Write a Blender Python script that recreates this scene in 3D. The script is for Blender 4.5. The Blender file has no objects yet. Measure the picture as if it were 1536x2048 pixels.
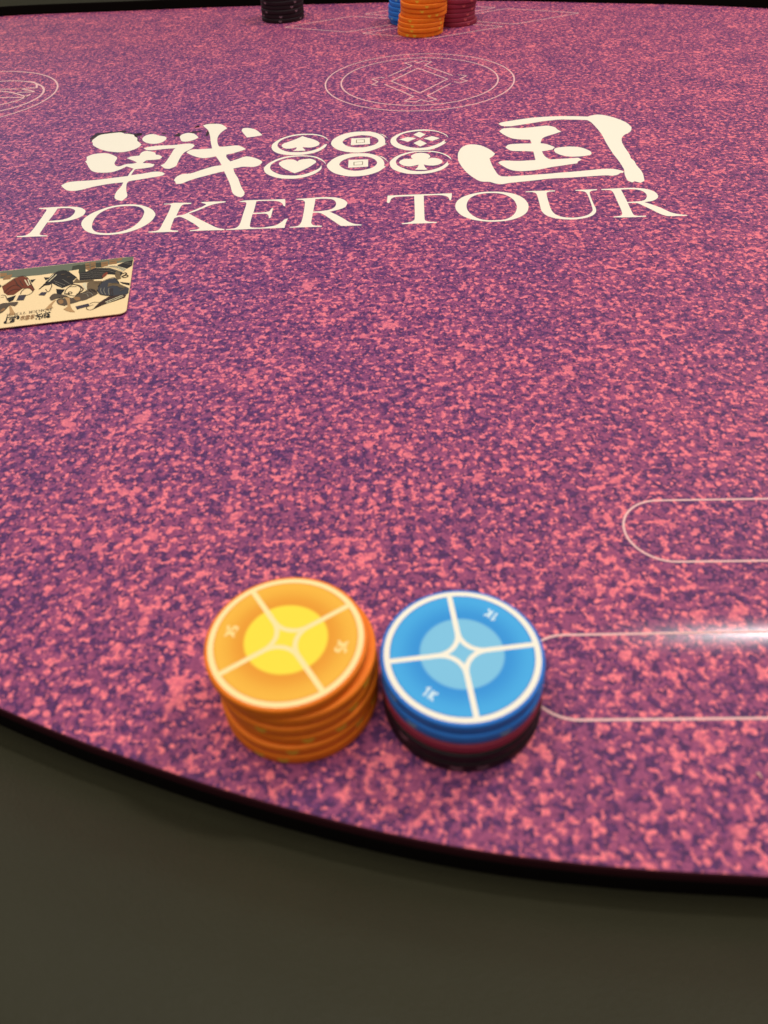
import bpy, bmesh, math, random
from mathutils import Vector, Matrix

# ------------------------------------------------------------------ camera, light, exposure (lengths in mm, scene in m)
MM = 0.001
sc = bpy.context.scene
COL = sc.collection
LETTERS = [[[(-184.77,432.25,1),(-180.77,432.6),(-173.48,432.76),(-165.98,432.05),(-160.82,430.16),(-157.4,426.27),(-156.56,423.42),(-156.93,419.05),(-159.52,415.68),(-163.48,413.37),(-168.05,412.4),(-174.59,412.52,1),(-174.76,405.09),(-174.82,398.46,1),(-173.55,396.88),(-169.86,396.02,1),(-169.74,395.07,1),(-175.9,395.47),(-181.97,395.56),(-185.96,396.01,1),(-186.54,397.01,1),(-182.49,397.29),(-181.03,398.86),(-180.07,403.16),(-179.67,415.43),(-179.56,424.16),(-179.61,428.98),(-180.46,430.47,1),(-184.5,431.31,1)],[(-173.86,430.36,1),(-171.49,430.77),(-166.93,430.07),(-164.1,428.12),(-162.81,425.89),(-162.58,422.1),(-163.58,418.17),(-165.81,415.77),(-168.68,414.79),(-174.52,414.29,1),(-174.02,420.77),(-173.84,427.58)]],[[(-132.66,431.19),(-128.5,430.04),(-124.06,427.36),(-119.66,422.93),(-116.93,417.61),(-116.25,413.75),(-116.94,407.89),(-119.39,402.36),(-123.19,397.8),(-128.67,394.22),(-134.57,392.95),(-139.88,393.28),(-145.95,395.52),(-150.65,399.59),(-153.84,404.97),(-155.28,409.51),(-155.27,414.69),(-153.37,420.12),(-149.66,425.04),(-144.12,429.44),(-138.57,431.12)],[(-134.23,429.16),(-129.45,428.18),(-126.02,425.65),(-123.85,421.9),(-123.02,418.35),(-123.02,411.58),(-124.31,405.11),(-126.99,399.67),(-131.26,396.27),(-135.95,395.06),(-140.36,395.43),(-144.55,397.46),(-147.32,401.34),(-148.52,405.07),(-149.29,411.01),(-148.93,417.69),(-147.2,422.81),(-144.17,426.7),(-139.41,428.86)]],[[(-114.0,429.67,1),(-110.18,429.36),(-107.67,430.08),(-98.31,428.92,1),(-98.75,427.39,1),(-102.02,427.4),(-103.54,425.62),(-104.12,419.88),(-104.44,412.71,1),(-100.61,413.75),(-96.72,417.83),(-92.45,421.92),(-89.84,425.5,1),(-90.83,426.81),(-92.82,428.24,1),(-92.96,429.29,1),(-86.87,429.09),(-79.45,428.72,1),(-79.3,427.35,1),(-84.2,425.99),(-88.43,423.37),(-93.56,418.21),(-97.87,414.7,1),(-92.14,407.88),(-85.5,400.52),(-80.15,394.89),(-75.88,392.62,1),(-76.07,391.59,1),(-83.82,392.15),(-90.0,392.38),(-94.16,392.44,1),(-94.3,393.37,1),(-90.84,394.02),(-89.31,395.25,1),(-92.7,400.65),(-98.41,407.52),(-101.39,410.47),(-103.06,411.05),(-105.03,409.42,1),(-105.11,402.12),(-104.94,395.32,1),(-103.25,394.41),(-100.36,393.73,1),(-100.47,392.48,1),(-105.45,392.78),(-111.63,392.94),(-116.19,393.47,1),(-116.35,394.32,1),(-112.58,394.8),(-110.81,397.06),(-110.28,404.91),(-109.6,415.97),(-109.5,425.18),(-109.83,427.18),(-110.66,428.31,1),(-113.84,428.7,1)]],[[(-71.53,427.49,1),(-67.99,428.46),(-62.15,428.3),(-53.38,427.7),(-46.11,427.5,1),(-45.68,422.53),(-45.55,417.67,1),(-46.46,418.47,1),(-47.53,422.06),(-50.02,425.02),(-54.74,426.32),(-62.02,426.66,1),(-62.13,421.09),(-62.43,411.26,1),(-58.75,411.15),(-55.39,411.55),(-53.76,412.56),(-52.98,415.51),(-51.98,416.41,1),(-52.2,410.36),(-52.47,404.11,1),(-53.52,403.26,1),(-53.92,406.91),(-55.5,409.29),(-59.2,409.74),(-62.73,409.76,1),(-62.95,401.14),(-62.93,394.75,1),(-61.41,393.0),(-56.42,392.23),(-52.38,393.01),(-48.9,394.36),(-46.37,397.88),(-44.89,400.93),(-43.13,401.88,1),(-44.04,395.69),(-44.3,390.55,1),(-50.86,390.82),(-61.8,391.17),(-70.0,391.32),(-75.08,391.66,1),(-75.31,392.44,1),(-71.25,392.9),(-69.26,394.87),(-68.31,399.2),(-67.83,411.58),(-67.36,421.73),(-67.51,424.88),(-68.35,426.18,1),(-71.46,426.77,1)]],[[(-39.92,426.84,1),(-34.71,426.99),(-27.86,427.49),(-21.64,427.03),(-17.39,425.86),(-13.8,423.18),(-11.69,419.38),(-11.54,416.64),(-12.82,412.56),(-15.99,409.91),(-21.03,407.74,1),(-17.2,403.33),(-13.43,398.12),(-10.34,393.43),(-7.28,390.79),(-3.77,389.67,1),(-4.24,388.8,1),(-8.83,388.99),(-13.41,389.18),(-15.25,390.1),(-18.06,394.7),(-21.22,399.78),(-24.77,405.36),(-27.34,407.31),(-30.03,407.34,1),(-30.3,400.87),(-30.58,395.11,1),(-29.73,392.52),(-28.16,391.41),(-24.83,390.74,1),(-24.8,389.47,1),(-31.79,389.94),(-41.62,390.39,1),(-41.82,391.33,1),(-38.0,391.72),(-36.27,394.36),(-35.42,400.02),(-34.98,408.83),(-34.75,419.51),(-35.03,422.67),(-36.26,425.03,1),(-39.89,426.04,1)],[(-29.11,425.25,1),(-24.88,425.36),(-20.63,424.19),(-18.33,421.77),(-17.58,418.16),(-18.25,413.61),(-20.75,410.49),(-25.49,409.18),(-29.92,408.97,1),(-29.5,416.53)]],[[(10.94,425.1,1),(18.31,424.88),(25.53,424.69),(35.61,424.13),(42.81,423.93),(46.55,423.81,1),(45.93,418.93),(45.06,414.51,1),(44.36,414.6,1),(44.02,418.47),(42.25,420.95),(38.91,422.29),(30.87,422.59,1),(30.03,409.19),(29.16,393.49,1),(29.38,390.91),(31.15,389.12),(35.15,388.2,1),(35.06,387.2,1),(27.23,387.5),(21.82,387.71),(16.94,387.84,1),(16.99,388.72,1),(20.28,389.33),(22.84,391.05),(23.99,394.1),(25.0,409.81),(25.54,422.55,1),(19.65,422.8),(15.31,422.64),(12.92,420.61),(11.72,415.89),(10.97,414.95,1),(10.18,416.43,1),(10.62,420.55)]],[[(68.81,423.18),(74.47,421.9),(79.84,418.98),(83.56,414.16),(85.35,407.74),(85.2,401.31),(83.11,394.53),(79.21,389.56),(73.8,386.28),(68.47,385.15),(63.01,385.23),(57.74,386.78),(52.62,389.88),(48.85,394.66),(46.86,400.78),(46.69,406.8),(48.26,412.73),(51.68,417.77),(56.57,421.12),(62.65,423.16)],[(68.56,421.36),(73.49,419.62),(76.78,415.8),(78.82,410.47),(79.27,404.3),(78.71,399.86),(76.88,394.19),(74.05,389.82),(70.27,387.06),(65.65,386.76),(61.46,387.26),(57.75,389.27),(54.85,393.21),(53.0,398.55),(52.51,403.82),(53.34,409.79),(55.62,415.71),(59.29,419.58),(63.69,421.18)]],[[(86.94,421.06,1),(91.98,421.22),(98.37,420.81),(103.09,420.45,1),(102.76,419.29,1),(99.67,419.12),(97.91,417.51),(97.14,411.7),(96.52,402.57),(96.33,395.88),(97.25,390.29),(100.2,386.7),(104.73,385.09),(109.7,385.56),(114.17,387.89),(117.08,391.88),(117.9,395.46),(118.68,403.62),(119.2,412.84),(118.73,416.46),(116.8,417.9),(113.91,418.67,1),(114.13,419.68,1),(120.05,419.49),(125.97,419.3,1),(125.66,417.97,1),(122.83,417.53),(121.05,415.37),(120.19,408.81),(119.66,399.72),(119.54,394.52),(118.23,389.56),(115.26,385.96),(110.79,383.65),(104.89,382.95),(99.64,383.93),(95.24,386.23),(92.26,389.81),(91.07,395.05),(91.37,400.95),(92.05,410.78),(92.21,417.04),(90.73,419.62),(86.81,420.27,1)]],[[(128.25,419.02,1),(134.71,419.09),(140.06,419.03),(144.63,418.72),(149.33,417.58),(153.62,415.07),(155.72,411.28),(155.86,406.91),(154.56,403.64),(151.26,400.66),(146.41,399.42,1),(150.09,395.38),(153.45,390.45),(156.09,385.69),(159.28,382.92),(163.77,381.19,1),(162.88,380.51,1),(157.93,380.71),(154.68,381.02),(152.55,381.75),(149.88,385.25),(147.3,390.39),(144.11,396.12),(142.1,398.86),(137.58,399.42,1),(137.07,391.64),(136.72,385.24,1),(137.94,383.51),(142.88,382.92,1),(142.33,381.8,1),(133.84,382.03),(126.02,382.97,1),(126.05,383.75,1),(129.78,384.49),(131.35,386.69),(132.11,392.25),(132.77,402.97),(133.45,411.91),(133.2,415.9),(132.14,417.37,1),(127.98,417.9,1)],[(138.54,417.0,1),(143.11,417.03),(147.09,415.9),(149.59,413.37),(150.29,408.91),(149.23,405.17),(147.13,402.02),(144.04,400.89),(137.74,400.66,1),(138.21,409.14)]]]
STROKES = [[[(-180.06,537.78,1),(-179.08,543.74),(-176.81,548.99),(-170.3,551.17),(-163.87,551.86),(-160.62,548.87,1),(-157.39,548.02),(-153.64,545.6,1),(-152.56,542.35),(-150.29,539.56,1),(-149.2,533.94,1),(-144.99,526.42,1),(-146.39,520.54),(-151.23,515.47),(-156.4,514.26),(-161.72,515.8),(-167.42,518.89),(-173.29,524.35),(-177.63,530.25,1),(-178.51,533.95,1)]],[[(-176.5,508.85,1),(-173.55,512.92),(-166.36,514.18),(-160.58,510.55),(-156.61,505.54),(-155.98,501.6),(-156.03,496.18),(-154.46,491.69),(-151.7,490.04),(-148.29,492.98),(-144.19,493.33),(-141.74,494.82,1),(-144.41,497.95),(-149.79,503.14,1),(-147.37,505.82),(-142.62,506.58,1),(-142.21,511.77),(-139.87,514.34),(-136.43,512.88),(-133.37,510.53,1),(-132.13,506.54,1),(-129.9,505.76),(-127.39,502.3,1),(-128.65,498.56),(-134.06,497.91),(-136.71,497.35),(-138.03,493.41,1),(-133.73,492.37),(-130.07,490.06,1),(-130.63,486.54),(-134.38,484.82),(-138.98,484.1),(-140.88,483.47,1),(-141.28,478.7),(-141.43,474.4,1),(-134.76,476.1),(-127.79,478.21),(-123.18,476.73),(-121.07,474.11,1),(-122.54,471.05),(-130.05,468.64),(-136.23,466.5),(-140.27,465.35),(-141.34,461.75),(-139.65,451.74),(-137.32,443.09),(-138.27,438.66),(-139.37,436.82),(-142.83,439.23),(-144.49,442.61),(-145.06,449.61),(-143.98,457.03),(-143.85,463.78,1),(-151.34,462.81),(-160.2,459.6),(-168.61,454.96),(-174.5,455.71),(-178.29,460.0),(-180.66,463.88,1),(-178.4,467.78),(-174.11,469.19),(-162.57,469.67),(-153.23,471.43),(-143.11,473.41,1),(-142.8,479.68),(-141.83,484.72,1),(-144.71,487.2),(-147.1,489.1,1),(-150.79,483.84),(-155.3,480.83),(-161.29,481.11),(-166.7,483.89),(-170.72,490.7),(-173.56,497.49),(-175.42,500.99,1),(-174.91,503.11,1)]],[[(-146.43,536.78),(-145.84,542.41),(-143.37,545.0),(-140.03,544.93),(-136.11,541.52),(-132.07,539.36),(-130.24,534.95),(-131.78,529.04),(-135.68,526.57),(-140.2,527.72),(-144.12,531.32)]],[[(-121.95,537.88,1),(-120.73,541.89),(-117.37,544.04),(-113.0,541.81),(-109.05,534.45,1),(-111.06,530.63),(-115.33,527.69),(-119.09,528.74),(-120.92,533.6)]],[[(-142.18,519.05,1),(-139.72,521.17),(-132.84,522.67),(-123.85,522.38),(-115.12,523.83),(-111.36,522.59),(-109.47,519.34,1),(-110.86,514.14),(-114.51,507.89),(-115.68,499.56),(-115.97,490.4),(-116.22,485.49),(-119.63,481.51,1),(-122.53,482.78),(-124.8,486.2),(-126.16,488.18,1),(-124.0,491.5),(-122.68,504.28),(-122.11,513.78),(-121.32,516.59,1),(-128.15,516.09),(-135.06,515.12),(-139.43,515.73)]],[[(-109.21,557.29,1),(-106.49,559.62),(-102.78,559.74),(-97.99,558.61),(-94.81,555.13),(-91.85,549.3,1),(-94.73,542.46),(-96.1,534.89),(-95.87,527.24),(-94.51,519.61),(-92.84,514.74,1),(-88.51,515.09),(-82.46,515.81),(-79.2,513.77),(-75.43,508.43,1),(-78.81,505.35),(-82.81,502.38),(-86.9,500.62,1),(-86.38,495.93),(-83.27,488.7,1),(-79.57,491.57),(-74.46,495.66),(-69.13,492.98),(-64.96,488.44),(-63.21,484.84,1),(-64.71,480.07),(-67.83,477.76),(-72.03,478.54),(-75.37,478.77),(-80.12,476.7,1),(-78.55,469.53),(-75.64,460.79),(-72.9,449.3),(-69.82,439.6,1),(-69.99,435.32),(-71.32,433.12,1),(-74.69,435.91),(-76.97,440.99),(-79.65,453.17),(-82.29,462.69),(-85.28,473.09,1),(-89.75,471.02),(-95.44,467.55),(-101.06,464.12),(-105.39,460.57),(-108.53,457.41),(-111.72,457.32,1),(-112.71,461.01),(-113.78,462.69,1),(-113.05,468.3),(-109.96,472.11),(-105.11,472.53),(-98.81,477.58),(-93.12,481.72),(-87.89,483.21,1),(-90.45,490.8),(-93.29,498.61,1),(-97.55,496.9),(-101.81,496.91),(-107.0,500.51),(-111.63,505.82),(-113.09,508.38,1),(-110.83,512.22),(-105.64,512.45),(-97.4,512.73,1),(-99.69,524.05),(-101.6,535.69),(-104.11,546.47),(-106.36,551.47)]],[[(-81.61,543.14,1),(-80.67,547.64),(-76.03,546.95),(-71.53,542.31),(-66.91,532.54,1),(-71.01,530.59),(-76.72,529.51,1),(-79.08,535.61)]],[[(55.29,475.07),(56.37,483.47),(59.26,491.85),(62.93,495.8),(66.64,496.4),(71.2,494.06),(75.55,487.33),(78.23,479.34,1),(76.76,475.81),(73.89,471.98,1),(73.86,463.19),(74.51,454.04),(75.65,446.06),(78.64,443.54),(87.59,443.52),(98.85,443.95),(106.4,444.4),(108.69,444.78),(120.05,445.5),(135.39,447.07),(140.91,446.62),(144.17,444.71),(146.57,442.45,1),(145.78,440.13,1),(144.05,439.88),(142.03,437.76),(138.82,436.75),(135.0,437.73),(125.72,437.53),(114.56,437.1),(103.49,437.13),(93.66,435.6),(86.15,434.7),(80.54,434.04),(75.56,432.64,1),(72.11,434.2),(69.17,436.91),(64.54,438.17),(61.44,443.13),(58.27,451.28),(56.25,460.5),(55.21,468.81)]],[[(87.67,530.8,1),(90.29,533.55),(98.39,536.13),(107.39,538.6),(116.23,539.83),(126.4,539.82),(131.63,539.4),(139.93,537.87),(147.24,535.97,1),(150.75,538.14),(155.19,538.75),(160.04,535.67),(165.49,528.44),(168.9,520.4),(169.68,512.32,1),(168.21,507.14),(165.5,502.8),(161.72,499.27),(158.58,493.39),(157.0,485.72,1),(156.6,478.07,1),(156.62,475.89,1),(156.58,470.54,1),(156.44,466.33,1),(155.66,461.23,1),(156.55,455.99,1),(156.07,450.02),(156.42,443.07),(156.05,436.38),(154.24,427.23,1),(151.4,424.84,1),(148.86,427.47,1),(147.15,425.85,1),(145.23,428.87,1),(145.84,436.78),(147.17,443.34),(147.55,446.22),(147.73,457.2),(147.3,470.77),(147.64,488.18),(148.37,502.98),(147.78,516.21),(146.87,524.98),(145.38,529.61,1),(138.51,531.29),(128.22,533.11),(121.66,532.33),(116.83,531.42),(105.61,528.09),(96.75,525.69),(92.49,525.47),(89.3,526.81)]],[[(86.12,516.89,1),(89.19,521.51),(94.85,522.28),(100.62,520.75),(108.61,521.58),(117.65,522.93),(122.09,519.56),(123.06,515.14),(124.73,510.93,1),(119.71,507.36),(114.59,504.23),(110.72,500.33),(108.19,492.55,1),(111.94,490.16),(115.52,484.76,1),(113.24,480.87,1),(106.6,479.06,1),(106.76,471.75),(108.73,466.3),(111.56,465.57),(119.23,465.65),(125.86,465.88,1),(127.06,462.64,1),(124.41,460.18),(123.42,457.52,1),(115.92,455.76),(107.15,453.64),(100.46,451.26),(94.45,450.11),(89.06,450.07),(84.02,452.37),(80.33,458.36),(78.02,464.26,1),(79.88,466.84),(83.33,467.16),(90.34,465.74),(100.33,465.74,1),(101.48,479.54,1),(94.99,481.05),(88.69,482.53),(85.86,488.36,1),(88.53,492.88),(94.84,493.59),(102.72,492.96,1),(102.97,499.55,1),(96.91,500.81),(91.97,503.68),(88.4,510.0)]],[[(114.3,480.72),(116.36,483.44),(123.16,484.65),(130.17,482.69),(134.19,477.32),(135.17,473.64),(133.97,469.72),(129.11,468.08),(122.73,468.15),(118.03,470.19),(114.34,475.38)]]]
COINS = [('coin_ring',[[(-22.49,513.83,1),(-24.96,521.62),(-28.61,526.77),(-33.13,529.56),(-38.54,530.78),(-43.9,530.71),(-49.73,528.17),(-55.06,523.06),(-58.45,516.54),(-59.38,511.0),(-58.56,505.31),(-56.22,500.27),(-51.99,496.19),(-46.21,494.01),(-39.97,493.52),(-33.53,495.16),(-28.81,498.76),(-25.22,504.56),(-24.17,510.01,1),(-25.89,509.45,1),(-28.1,504.96),(-31.72,501.13),(-37.33,498.4),(-43.03,498.58),(-48.22,499.93),(-52.45,504.05),(-55.04,508.78),(-55.74,512.9),(-55.04,518.1),(-52.4,523.1),(-48.74,526.33),(-43.8,528.4),(-38.46,528.81),(-33.08,527.68),(-28.26,524.61),(-24.93,519.95)]]),('spade',[[(-40.46,526.81,1),(-37.69,523.89),(-33.74,520.39),(-30.1,515.74),(-28.98,511.51),(-29.9,508.01),(-33.29,505.7),(-36.17,505.71),(-39.52,506.98,1),(-38.69,504.08),(-37.45,501.54,1),(-37.97,500.21,1),(-45.42,500.94,1),(-43.56,503.98),(-43.27,507.11,1),(-46.22,505.54),(-49.37,505.43),(-51.79,507.52),(-53.03,511.3),(-52.2,514.42),(-48.87,517.62),(-44.67,521.56),(-42.15,524.53)]]),('coin_ring',[[(-24.26,475.54,1),(-25.03,480.04),(-27.36,485.19),(-31.4,489.89),(-36.53,492.13),(-42.2,492.91),(-48.37,492.24),(-53.82,489.21),(-58.46,483.49),(-61.08,477.61),(-61.44,473.33),(-60.04,467.46),(-57.01,462.86),(-52.44,458.81),(-47.51,456.8),(-41.62,456.16),(-35.83,458.0),(-31.12,461.52),(-28.01,466.01),(-26.75,470.11),(-27.0,475.18,1),(-27.86,470.97),(-30.74,467.08),(-35.47,462.8),(-39.96,460.96),(-45.35,461.32),(-50.85,463.44),(-55.21,468.23),(-57.43,472.8),(-57.83,476.45),(-57.16,480.74),(-54.14,485.5),(-49.88,489.04),(-45.48,490.7),(-41.28,491.11),(-36.47,490.44),(-31.91,488.3),(-28.17,484.18),(-25.58,479.74)]]),('heart',[[(-41.6,482.67,1),(-40.46,485.12),(-36.88,486.27),(-33.52,486.04),(-30.93,483.07),(-30.29,480.02),(-31.59,477.26),(-34.72,472.25),(-38.89,467.47),(-42.68,464.45,1),(-46.58,469.2),(-50.12,473.97),(-52.0,477.84),(-52.83,480.15),(-52.34,483.4),(-49.73,486.39),(-46.68,486.87),(-43.55,485.54)]]),('coin_ring',[[(-0.5,529.46),(4.23,528.33),(8.86,524.24),(11.89,517.92),(12.81,511.2),(12.47,505.98,1),(13.74,505.23,1),(12.08,503.23,1),(8.66,498.97),(2.86,494.32),(-2.82,492.57),(-7.89,493.12),(-13.54,495.84),(-18.11,500.39),(-21.05,507.15),(-21.54,512.06),(-20.02,518.41),(-16.24,524.12),(-11.22,528.05),(-5.86,529.65)],[(-1.2,522.76),(3.47,520.82),(6.89,516.99),(8.51,512.63),(8.09,508.62),(5.38,504.19),(0.74,501.67),(-3.27,501.05),(-7.83,502.09),(-11.83,505.44),(-14.14,511.0),(-13.57,515.0),(-10.64,519.54),(-5.93,522.19)]]),('coin_square',[[(-8.6,517.99,1),(3.24,517.52,1),(2.99,506.13,1),(-9.1,505.85,1)]]),('coin_ring',[[(-2.84,491.26),(2.19,489.8),(6.58,486.14),(9.73,480.46),(10.87,473.67),(10.54,468.3,1),(11.76,468.14,1),(10.31,465.48,1),(7.18,460.61),(1.99,456.79),(-3.36,455.09),(-9.21,455.18),(-14.54,457.6),(-19.4,462.06),(-22.45,468.1),(-23.63,473.64),(-22.61,478.24),(-19.64,484.5),(-15.21,489.17),(-9.87,491.48)],[(-3.48,485.88),(1.24,484.62),(4.76,480.77),(6.55,475.73),(6.02,471.43),(3.59,467.09),(-0.53,464.45),(-4.86,463.27),(-9.17,464.2),(-12.95,467.18),(-15.68,472.2),(-15.98,475.87),(-14.34,480.42),(-10.74,484.02),(-7.1,485.77)]]),('coin_square',[[(-10.47,481.0,1),(1.29,480.5,1),(1.05,468.87,1),(-10.91,468.69,1)]]),('brush_wisp',[[(9.74,524.12,1),(12.3,521.38),(14.96,514.17,1),(11.97,520.25)]]),('brush_wisp',[[(7.42,486.18,1),(10.9,482.16),(13.62,474.03,1),(10.58,480.94)]]),('coin_ring',[[(53.11,509.45,1),(51.97,515.82),(48.41,521.81),(43.73,525.75),(38.82,527.5),(33.49,527.61),(26.84,525.42),(21.3,521.15),(17.52,515.44),(16.12,509.9),(16.71,503.37),(19.58,497.42),(23.89,493.3),(28.85,491.29),(34.45,490.89),(40.11,491.4),(45.52,495.31),(49.65,500.26),(50.94,503.27,1),(49.69,502.25,1),(50.46,507.39,1),(48.25,503.66),(43.54,498.75),(38.18,495.57),(33.05,495.12),(28.07,497.0),(23.73,500.78),(20.83,505.58),(19.79,511.0),(20.73,515.39),(23.61,520.39),(27.91,523.56),(33.31,524.89),(38.65,525.13),(43.59,524.06),(48.3,520.56),(51.36,515.49)]]),('diamond',[[(31.15,518.87,1),(35.3,523.75,1),(39.03,518.3,1),(35.13,512.88,1)]]),('diamond',[[(21.71,511.71,1),(27.43,515.25,1),(32.78,512.4,1),(26.93,506.72,1)]]),('diamond',[[(37.04,511.13,1),(42.83,514.66,1),(47.54,510.26,1),(42.43,506.11,1)]]),('diamond',[[(30.35,503.82,1),(34.71,508.85,1),(38.68,502.23,1),(34.19,497.31,1)]]),('coin_ring',[[(51.19,472.54,1),(50.81,477.02),(48.54,482.2),(44.75,486.52),(39.93,489.11),(34.38,489.89),(28.75,489.68),(22.98,486.9),(18.02,482.3),(14.7,476.08),(14.09,471.06),(15.03,464.49),(17.78,459.9),(22.37,455.81),(27.84,453.85),(33.4,453.66),(38.82,455.01),(44.18,458.46),(47.88,463.61),(49.49,467.69,1),(48.45,466.75,1),(48.69,470.7,1),(45.88,465.31),(41.71,460.9),(36.4,458.11),(31.03,457.78),(25.79,459.53),(21.73,463.59),(18.72,468.27),(17.88,473.45),(18.63,477.75),(21.36,482.59),(25.73,486.13),(30.05,488.2),(34.27,488.37),(39.8,487.45),(44.62,485.02),(47.89,481.16),(49.95,476.77)]]),('club',[[(28.24,477.17,1),(27.38,481.01),(28.41,484.25),(31.34,486.49),(34.15,486.71),(36.84,485.34),(38.7,482.44),(38.88,479.41),(37.41,476.5,1),(40.12,477.61),(43.03,476.24),(45.11,473.38),(45.56,470.76),(44.2,467.69),(41.3,465.57),(38.05,465.51),(35.95,466.3),(34.16,467.76,1),(34.64,463.27),(35.87,459.93,1),(34.36,459.43,1),(28.52,460.21,1),(30.42,464.55),(31.06,468.03,1),(28.39,466.6),(25.64,465.9),(22.48,467.4),(20.45,470.2),(19.78,473.19),(21.04,476.31),(23.89,478.14)]])]
SMUDGES = [[(-182.67,542.42,1),(-180.28,552.64),(-175.88,552.62,1),(-171.01,554.43),(-168.14,553.38,1),(-162.47,555.72),(-159.79,553.41,1),(-162.35,550.88),(-169.93,549.48),(-176.37,547.06),(-181.02,540.96)],[(-160.99,548.55,1),(-157.91,550.6),(-153.54,546.21),(-150.19,540.16),(-147.86,532.55,1),(-149.62,532.8,1),(-153.36,543.08),(-157.95,546.48)],[(-154.37,548.2,1),(-148.65,547.99,1),(-148.37,544.21),(-152.02,542.88)],[(-126.25,540.58,1),(-123.37,545.37,1),(-121.64,538.61),(-125.07,538.85,1)],[(-114.65,554.72,1),(-111.81,557.69,1),(-110.96,554.85,1),(-113.98,553.27,1)],[(-117.0,545.48,1),(-108.54,547.13,1),(-109.11,544.58,1),(-115.25,542.86,1)],[(-104.99,537.47,1),(-104.81,546.58,1),(-102.87,542.09,1),(-103.41,535.69,1)],[(-109.82,560.12,1),(-101.1,561.28,1),(-100.56,558.72,1),(-107.31,558.78,1)],[(-181.02,537.32,1),(-180.58,540.9,1),(-179.23,540.7,1),(-178.8,537.0,1)],[(-114.55,555.47,1),(-112.64,557.93,1),(-111.11,556.6,1),(-113.55,553.68,1)],[(-135.44,546.17,1),(-132.55,546.59,1),(-131.85,544.58,1),(-134.4,544.43,1)],[(-152.58,548.69,1),(-149.19,548.4,1),(-149.07,545.84,1),(-151.73,546.23,1)]]
COIN_LINES = [[(-5.41,514.64,1),(-0.32,514.57,1),(-0.41,509.44,1),(-5.47,509.35,1)],[(-7.31,476.88,1),(-2.08,477.27,1),(-2.3,472.2,1),(-7.35,472.16,1)]]
EMBLEM_LINES = [([(44.07,665.59),(64.17,633.47),(41.4,603.9),(22.06,635.46)],1),([(20.3,647.7),(39.74,672.77),(34.6,681.68),(42.58,685.01),(45.36,680.09),(49.3,684.53),(55.8,681.5),(49.93,672.02),(68.89,641.61)],0),([(73.0,643.24),(78.97,639.19),(73.34,632.55),(78.06,626.85),(72.26,622.38),(68.32,626.26)],0),([(17.18,643.88),(14.8,646.63),(7.76,643.18),(11.98,635.54),(7.42,629.21),(11.22,626.33)],0),([(16.62,628.61),(36.24,596.65),(29.37,586.92),(37.47,584.18),(40.98,588.53),(45.66,583.44),(51.97,587.63),(46.2,596.51),(65.53,622.56)],0)]
CIRCLE = [43.0,635.01,70.51,58.67]
LEFTCIRCLES = [[-302.02,649.75,66.97],[-284.93,647.28,40.79]]
LEFT_LINES = [[(-263.92,682.96),(-259.87,680.59),(-256.4,675.55),(-254.38,669.73),(-253.77,664.75),(-258.97,666.16),(-263.16,664.7),(-267.68,664.38),(-277.0,665.72),(-282.12,666.25)],[(-268.72,665.63),(-260.24,661.53),(-252.4,654.93),(-260.3,655.19),(-265.29,654.44)],[(-280.48,661.17),(-272.85,657.79),(-263.59,651.02),(-255.51,643.51),(-256.38,642.12),(-265.0,643.01),(-275.09,644.45)],[(-253.37,649.34),(-255.19,642.44),(-258.66,634.92),(-264.06,629.82),(-269.22,626.22)]]
LEFT_DOT = [-285.34,630.65,15.98]
MON = [[(-69.01,816.69),(-5.97,846.15),(51.97,817.05),(-11.08,787.58)],[(76.59,816.84),(140.29,845.15),(202.43,813.59),(138.73,785.28)],[(1.91,780.59),(68.33,808.08),(127.55,778.98),(61.13,751.49)],[(5.47,852.09),(71.89,879.58),(131.1,850.48),(64.69,822.99)]]
PILLS = [[(87.1,161.18),(0.9987,-0.0514),13.14],[(47.04,110.86),(0.999,-0.0455),13.02]]
CARD = [(-182.29,357.04),(-118.16,365.98),(-109.1,308.79),(-164.2,300.95)]
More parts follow.
